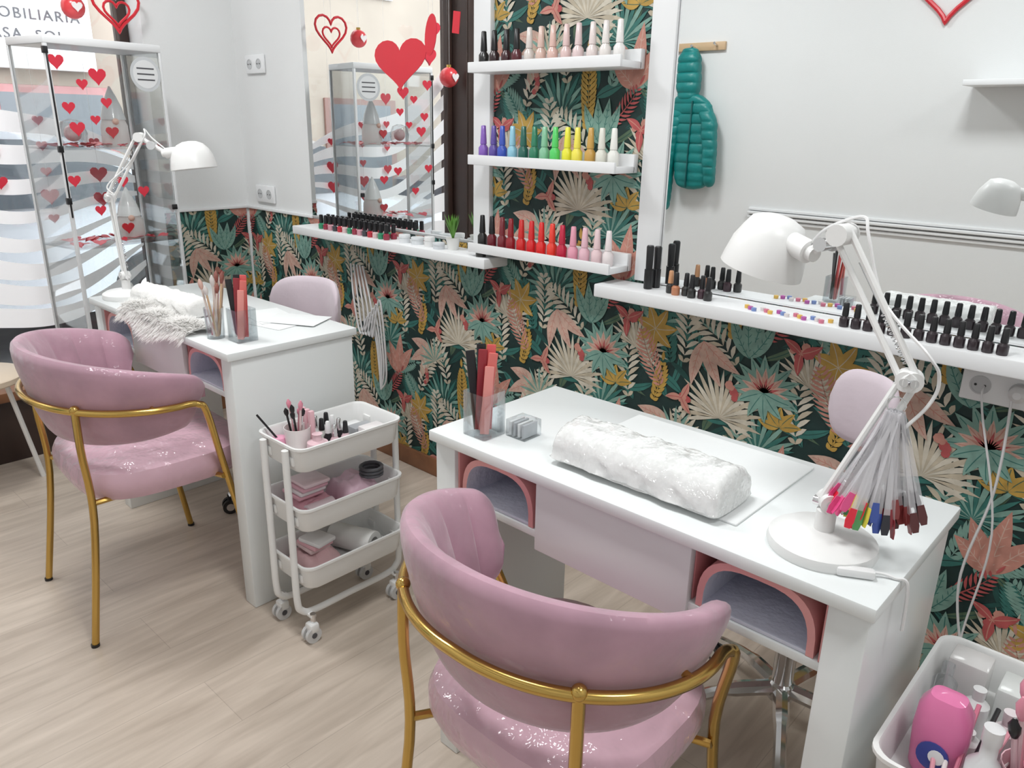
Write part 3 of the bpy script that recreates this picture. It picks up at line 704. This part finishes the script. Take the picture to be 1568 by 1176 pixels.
for k in range(46):
    a=random.uniform(-.5,.5);d=(cr*math.sin(a)+cb_*random.uniform(-.2,.2)-V((0,0,1))).normalized();p=an+d*.012; b.tube([p,p+d*random.uniform(.015,.045)],.0012,DKGREY,4)
b.obj('nail_colour_swatches',recalc=False)
# ------------------------------------------------------------------ left desk items
bolster('hand_rest_cushion',-2.61,-2.24,-.855,ZD,.10,.045,TERRY,.06,.003)
b=B(); rr=random.Random(3)
fx0,fx1,fy0,fy1=-2.50,-2.06,-1.0,-.90
def fz(u,v): return ZD+.006+.022*math.sin(pi*min(max(v,0),1))*(.75+.25*math.sin(u*17))
N=24
for k in range(7500):
    u=rr.random();v=rr.random(); x=fx0+(fx1-fx0)*u; y=fy0+(fy1-fy0)*v+.008*math.sin(u*9); z=fz(u,v)
    if y<-.984: z=ZD-(-.984-y)*1.8+.004
    a=rr.uniform(0,6.28); l=rr.uniform(.014,.030); d=V((math.cos(a),math.sin(a),rr.uniform(-.1,.5))).normalized(); s=V((-math.sin(a),math.cos(a),0))*.0026
    if y<-.98: d=(V((0,-1,-.9))+d*.6).normalized()
    p=V((x,y,z)); b.add([p-s,p+s,p+d*l],[[0,1,2]],FUR,False)
grid=[V((fx0+(fx1-fx0)*i/N,-.984+(fy1+.984)*j/8,fz(i/N,j/8)-.003)) for i in range(N+1) for j in range(9)]
b.add(grid,[[i*9+j,(i+1)*9+j,(i+1)*9+j+1,i*9+j+1] for i in range(N) for j in range(8)],FUR,True)
b.obj('fluffy_fur_mat',recalc=False)
b=B()
for k,(x,y,a) in enumerate(((-2.05,-.72,.2),(-2.12,-.69,-.15),(-2.02,-.66,.5))): b.box((x-.09,y-.06,ZD+.0005+.0016*k),(x+.09,y+.06,ZD+.0018+.0016*k),PAPER,.0004,R=Matrix.Rotation(a,3,'Z'))
b.obj('paper_sheets')
b=B(); cup(b,-2.0,-.925,ZD+.0005,.027,.085,ACRYL)
for k in range(11): stick(b,-2.0+random.uniform(-.012,.012),-.925+random.uniform(-.012,.012),ZD+.006,random.uniform(.11,.15),[C((.7,.48,.3)),C((.8,.7,.65)),C((.75,.3,.35)),C((.5,.32,.22))][k%4],.003,.16,None,[C((.7,.45,.38)),C((.3,.1,.08)),C((.8,.75,.72))][k%3])
b.obj('brush_cup')
# ------------------------------------------------------------------ cables
b=B()
for k in range(5):
    b.tube(catmull([(-2.62+.02*k,-.022,.80),(-2.60+.03*k,-.03,.66-.01*k),(-2.55+.02*k,-.04,.52),(-2.50+.02*k,-.035,.60+.02*k),(-2.46+.015*k,-.03,.50-.03*k),(-2.44,-.03,.30)],8),.004,C((.75,.75,.76)),6)
b.obj('power_cable')
b=B(); b.tube(catmull([(-.27,-.02,.83),(-.26,-.04,.80),(-.255,-.03,.6),(-.28,-.03,.35),(-.22,-.03,.1),(-.2,-.06,.005)],8),.003,C((.75,.75,.76)),6)
b.tube(catmull([(-.32,-.02,.83),(-.31,-.04,.78),(-.24,-.03,.5),(-.25,-.03,.2),(-.2,-.1,.005)],8),.0025,C((.75,.75,.76)),6)
b.lathe([(.018,0),(.018,.02),(.008,.03)],C((.75,.75,.76)),(-.2525,-.0205,.83),(0,-1,0)); b.obj('power_cable')
# ------------------------------------------------------------------ display cabinet (turned slightly)
CA=math.radians(9.0); CC=V((-3.262,-.695,0)); hw,hd_=.13,.218
cx0,cx1,cy0,cy1=CC.x-hw,CC.x+hw,CC.y-hd_,CC.y+hd_
b=B()
for x in (cx0,cx1-.012):
    for y in (cy0,cy1-.012): b.box((x,y,.05),(x+.012,y+.012,1.585),C((.7,.71,.72)),.001)
b.box((cx0,cy0,1.585),(cx1,cy1,1.612),LACQ2,.003); b.box((cx0,cy0,0),(cx1,cy1,.05),LACQ2,.003)
for z in (.50,.88,1.235): b.box((cx0+.005,cy0+.005,z),(cx1-.005,cy1-.005,z+.006),GLASS,0)
for (lo,hi) in (((cx0+.002,cy0+.012,.05),(cx0+.006,cy1-.012,1.585)),((cx1-.006,cy0+.012,.05),(cx1-.002,cy1-.012,1.585)),((cx0+.012,cy0+.002,.05),(cx1-.012,cy0+.006,1.585)),((cx0+.012,cy1-.006,.05),(cx1-.012,cy1-.002,1.585))): b.box(lo,hi,GLASS,0)
for z in (1.565,1.06,1.24,.12): b.box((cx1-.014,cy0-.004,z-.013),(cx1+.003,cy0+.012,z+.010),BLACK,.002)
b.box((cx1-.004,cy0+.002,1.0),(cx1+.0025,cy0+.008,1.56),BLACK,.001)
b.box((cx1-.004,cy1-.03,1.0),(cx1+.006,cy1-.01,1.02),BLACK,.002)
yk=cy1-.075
b.lathe([(.062,0),(.062,.001)],C((.6,.62,.64)),(cx1,yk,1.505),(1,0,0),32)
b.lathe([(.05,.001),(.05,.0015)],C((.78,.79,.8)),(cx1,yk,1.505),(1,0,0),32)
for dz in (-.02,0,.02): b.box((cx1+.0015,yk-.035,1.503+dz),(cx1+.002,yk+.035,1.508+dz),DKGREY,0)
for (y,z,s_) in ((-.88,1.53,.06),(-.86,1.38,.05),(-.80,1.46,.045),(-.84,1.31,.06),(-.74,1.49,.07),(-.77,1.34,.04),(-.72,1.40,.045),(-.88,1.13,.05),(-.70,1.12,.05),(-.62,1.08,.05),(-.80,1.02,.045)):
    b.prism(heart(18,s_),C((.72,.03,.06)),(cx1-.001,y,z),(0,1,0),(0,0,1),(1,0,0),.0012)
b.rot(CA,CC); b.obj('glass_display_cabinet')
def gnome(x,y,z,h,m):
    b=B(); b.lathe([(.045,0),(.05,.01),(.048,h*.35),(.036,h*.5),(.026,h*.6)],FUR,(x,y,z)); b.lathe([(.045,h*.45),(.035,h*.65),(.018,h*.85),(.003,h)],m,(x,y,z)); b.sph((x+.045,y-.01,z+h*.42),.012,C((.8,.5,.4)))
    b.prism(heart(20,.05),RED,(x+.05,y-.03,z+h*.25),(0,1,0),(0,0,1),(1,0,0),.006)
    b.obj('gnome_figurine')
for (x,y,z,h,m) in ((-3.27,-.63,1.241,.22,C((.6,.6,.61))),(-3.27,-.62,.886,.20,C((.8,.8,.8))),(-3.27,-.65,.506,.2,C((.8,.8,.78)))): gnome(x,y,z,h,m)
b=B(); b.lathe([(.03,0),(.045,.02),(.05,.05),(.035,.09),(.012,.1)],ACRYL,(-3.25,-.79,1.241)); b.sph((-3.25,-.79,1.29),.03,C((.8,.5,.5))); b.obj('glass_ornament')
for z in (1.2415,.8865,.5065):
    b=B()
    for k in range(40):
        x=random.uniform(cx0+.03,cx1-.03);y=random.uniform(cy0+.03,cy1-.03);a=random.uniform(0,6)
        ux=V((math.cos(a),math.sin(a),random.uniform(-.1,.1)));uy=V((-math.sin(a),math.cos(a),random.uniform(0,.5)))
        b.prism(heart(16,random.uniform(.03,.055)),C((.72,.03,.06)),(x,y,z+.008),ux,uy,(0,0,1),.001)
    b.rot(CA,CC); b.obj('paper_heart_confetti')
def hang(x,y,z,s,kind='solid'):
    b=B()
    if kind=='wire':
        pts=[V((x,y+p[0],z+p[1])) for p in heart(28,s)]; b.tube(pts,.006,RED,6,closed=True)
        pts=[V((x,y+p[0],z+p[1]-.02)) for p in heart(28,s*.55)]; b.tube(pts,.005,RED,6,closed=True); zt=z+.1*s
    elif kind=='ball':
        b.sph((x,y,z),s,C((.7,.05,.06))); b.cyl((x,y,z+s*.9),(x,y,z+s*1.2),s*.25,GOLD); b.prism(heart(16,s),C((.85,.8,.8)),(x+s*1.0,y,z),(0,1,0),(0,0,1),(1,0,0),.002); zt=z+s*1.1
    else:
        b.prism(heart(32,s),C((.72,.02,.05)),(x,y,z),(0,1,0),(0,0,1),(1,0,0),.012,False); zt=z+.2*s
    b.cyl((x+.003,y,zt),(x+.003,y,2.349),.0008,C((.8,.8,.8)),seg=5)
    b.obj('hanging_heart_ornament' if kind!='ball' else 'hanging_bauble')
hang(-3.47,-1.19,1.70,.10); hang(-3.40,-.51,1.76,.19,'wire'); hang(-3.40,-.67,1.74,.042,'ball'); hang(-3.49,-1.36,1.60,.055,'ball'); hang(-3.49,-1.24,1.84,.10)
b=B()
for (y,z0_,z1_) in ((-.97,1.1,1.5),(-.80,.95,1.4),(-.60,1.02,1.35)):
    b.cyl((XG+.02,y,z0_),(XG+.02,y,2.3),.0006,C((.8,.8,.8)),seg=5)
    z=z0_
    while z<z1_:
        b.prism(heart(18,random.choice([.045,.06,.075])),C((.72,.03,.06)),(XG+.019,y,z),(0,1,0),(0,0,1),(1,0,0),.002); z+=random.uniform(.09,.14)
b.obj('heart_garland')
b=B(); b.lathe([(.165,.43),(.17,.435),(.17,.452),(.165,.456),(.02,.456)],C((.68,.56,.43),.5,.1),(-3.22,-1.27,0),seg=36)
for a in (-.5,1.6,3.7): b.tube([(-3.22+.1*math.cos(a),-1.27+.1*math.sin(a),.43),(-3.22+.17*math.cos(a),-1.27+.17*math.sin(a),0)],.009,WMET,8)
b.obj('side_table')
# ------------------------------------------------------------------ south wall things
b=B(); yw=YS+.068
def limb(keys,per,n=90,sd=24):
    K=[k for k in keys]; rings=[]
    for i in range(n+1):
        t=i/n*(len(K)-1); a=min(int(t),len(K)-2); f=t-a; f2=f*f*(3-2*f)
        k=[K[a][q]*(1-f2)+K[a+1][q]*f2 for q in range(5)]; k[2]=K[a][2]*(1-f)+K[a+1][2]*f
        q=abs(math.sin(pi*(k[2]+.1*(k[0]+2.5))/per))**.45
        e=min(1,math.sqrt(max(1-(abs(2*i/n-1))**20,.05)))
        rings.append([V((k[0]+k[3]*(.96+.04*q)*e*sp(math.cos(2*pi*j/sd),.7),k[1]+k[4]*(.76+.24*q)*e*sp(math.sin(2*pi*j/sd),.7),k[2])) for j in range(sd)])
    b.loft(rings,TEAL)
limb([(-2.46,yw,1.00,.112,.035),(-2.47,yw,1.20,.118,.042),(-2.48,yw,1.38,.125,.042),(-2.50,yw,1.47,.130,.040),(-2.52,yw,1.54,.085,.038)],.055,110)
limb([(-2.53,yw,1.50,.060,.045),(-2.535,yw,1.60,.074,.052),(-2.54,yw,1.72,.070,.050),(-2.54,yw,1.79,.045,.034)],.055,60)
limb([(-2.335,yw+.01,1.02,.032,.032),(-2.345,yw+.02,1.20,.040,.038),(-2.365,yw+.015,1.36,.045,.040),(-2.42,yw,1.49,.045,.034)],.050,90)
limb([(-2.635,yw,.86,.032,.032),(-2.63,yw+.01,1.06,.040,.038),(-2.61,yw+.015,1.30,.045,.040),(-2.57,yw,1.49,.045,.034)],.050,100)
b.box((-2.478,yw+.036,1.01),(-2.470,yw+.048,1.50),C((.0,.08,.08)),.002)
b.cyl((-2.54,YS+.02,1.79),(-2.54,YS+.065,1.80),.008,CHROME); b.obj('puffer_jacket')
b=B(); b.box((-2.75,YS,1.775),(-2.35,YS+.02,1.82),C((.6,.42,.25),.5,.1),.003)
for x in (-2.7,-2.4): b.cyl((x,YS+.02,1.80),(x,YS+.055,1.81),.007,CHROME)
b.obj('coat_rack')
b=B(); b.box((-1.05,YS,1.555),(-.1,YS+.2,1.58),LACQ2,.003); b.obj('wall_shelf')
b=B(); pts=[V((-1.22+p[0],YS+.012,2.02+p[1])) for p in heart(28,.36)]; b.tube(pts,.011,RED,8,closed=True); b.obj('heart_wall_frame')
b=B(); b.box((-.40,YS,.92),(-.33,YS+.03,2.1),LACQ2,.004); b.box((.45,YS,.92),(.52,YS+.03,2.1),LACQ2,.004); b.box((-.40,YS,2.1),(.52,YS+.03,2.17),LACQ2,.004); b.box((-.33,YS+.002,.92),(.45,YS+.012,2.1),C((.7,.71,.72)),.002); b.obj('trim_6')
# ------------------------------------------------------------------ exterior
b=B(); b.box((-9.5,-9,-.25),(XO-.01,12,-.12),CONC,0); b.obj('sidewalk_ground')
b=B(); b.box((-7.8,-9,-.119),(-5.0,12,-.115),ASPH,0); b.obj('street_road')
def car(x0,y0,body):
    b=B(); L=4.2; W=1.7; G=-.114
    prof=[(0,.35),(0,.62),(.08,.78),(.9,.92),(1.35,1.30),(1.7,1.42),(2.7,1.43),(3.3,1.25),(3.75,.98),(4.12,.9),(4.2,.6),(4.2,.35)]
    rings=[]
    for f,ins in ((0,.10),(.06,.02),(.12,0),(.88,0),(.94,.02),(1,.10)):
        ring=[]
        for (py,pz) in prof:
            t=max(0,(pz-.85)/.6); side=1 if f<.5 else -1
            x=x0+W*f+side*t*.24
            ring.append(V((x,y0+py+(ins if py<L/2 else -ins),G+pz-(.04 if f in (0,1) else 0))))
        rings.append(ring)
    b.loft(rings,body)
    for s,xx in ((1,x0+W),(-1,x0)):
        for pts in ([(1.05,.95),(1.42,1.28),(2.15,1.34),(2.15,.95)],[(2.22,.95),(2.22,1.34),(2.75,1.33),(3.25,1.15),(3.4,.97)]):
            vs=[V((xx-s*(max(0,(pz-.85)/.6)*.24-.03),y0+py,G+pz)) for py,pz in pts]; b.add(vs,[list(range(len(vs)))],CARG,False)
        for wy in (.8,3.35):
            b.lathe([(.31,0),(.33,.02),(.33,.18),(.31,.2)],BLACK,(xx-s*.19,y0+wy,G+.33),(s,0,0),24); b.lathe([(.2,0),(.2,.02),(.05,.03)],CHROME,(xx+s*.005,y0+wy,G+.33),(s,0,0),16)
    b.box((x0+.1,y0-.02,.35),(x0+W-.1,y0+.02,.45),DKGREY,.02); 
    b.obj('parked_car')
car(-6.8,-3.1,CARP); car(-6.9,1.4,CARR); car(-6.8,-7.6,CARD)
b=B(); b.box((-9.0,-9,-.12),(-8.5,12,6),FACA,0)
for y in (-7,-5,-3,-1.2,.3,1.6,2.9,4.2,6.0,8):
    b.box((-8.5,y,-.1),(-8.46,y+1.1,1.62),C((.20,.10,.08)) if int(y)%2 else C((.45,.20,.20)),.01); b.box((-8.46,y+.1,.2),(-8.45,y+1.0,1.55),C((.16,.18,.20)),0)
    b.box((-8.5,y,2.8),(-8.46,y+1.0,4.4),C((.6,.6,.6)),.01); b.box((-8.46,y+.1,2.9),(-8.45,y+.9,4.3),CARG,0)
b.obj('building_facade')
b=B(); b.box((-8.44,-1.2,1.75),(-8.36,1.25,2.6),C((.85,.85,.86)),.01)
b.box((-8.499,-1.0,2.0),(-8.43,1.0,2.1),DKGREY,0); sg=b.obj('shop_sign')
def text(s,y,z,size):
    cu=bpy.data.curves.new('sign_text','FONT'); cu.body=s; cu.size=size; cu.extrude=.004; cu.align_x='RIGHT'; cu.space_character=1.2
    cu.materials.append(DKGREY); o=bpy.data.objects.new('sign_text',cu); sc.collection.objects.link(o)
    o.rotation_euler=(pi/2,0,pi/2); o.location=(-8.353,y,z); o.parent=sg; o.matrix_parent_inverse=Matrix.Translation(-sg.location)
text('INMOBILIARIA',1.15,2.17,.125); text('CASA  SOL',1.0,2.0,.125)
# ------------------------------------------------------------------ lights, world, camera
w=bpy.data.worlds.new('world'); sc.world=w; w.use_nodes=True; bgn=w.node_tree.nodes['Background']; bgn.inputs['Color'].default_value=(.93,.96,1,1); bgn.inputs['Strength'].default_value=4.0
def area(x,y,sx,sy,p,col=(.985,1,1)):
    l=bpy.data.lights.new('ceiling_light','AREA'); l.shape='RECTANGLE'; l.size=sx; l.size_y=sy; l.energy=p; l.color=col
    o=bpy.data.objects.new('ceiling_light',l); o.location=(x,y,H-.035); sc.collection.objects.link(o)
    b=B(); b.box((x-sx/2-.02,y-sy/2-.02,H-.03),(x+sx/2+.02,y+sy/2+.02,H),LACQ2,.003); b.obj('ceiling_light_panel')
area(-2.5,-1.3,.4,.4,22.5); area(-.9,-1.25,.4,.4,21); area(.6,-1.3,.4,.4,12)
th,Pp,rho=math.radians(42.5),math.radians(18.6),math.radians(1.1)
right=V((math.cos(th),math.sin(th),0)); fw=V((-math.sin(th)*math.cos(Pp),math.cos(th)*math.cos(Pp),-math.sin(Pp))); up=right.cross(fw)
r2=right*math.cos(rho)+up*math.sin(rho); u2=up*math.cos(rho)-right*math.sin(rho)
cam=bpy.data.cameras.new('camera'); cam.sensor_width=36; cam.lens=1180/1568*36; cam.clip_start=.02
co=bpy.data.objects.new('camera',cam); M=Matrix((( r2.x,u2.x,-fw.x,0),(r2.y,u2.y,-fw.y,-WY),(r2.z,u2.z,-fw.z,1.35),(0,0,0,1))); co.matrix_world=M
sc.collection.objects.link(co); sc.camera=co
sc.view_settings.view_transform='Standard'
sc.view_settings.exposure=0
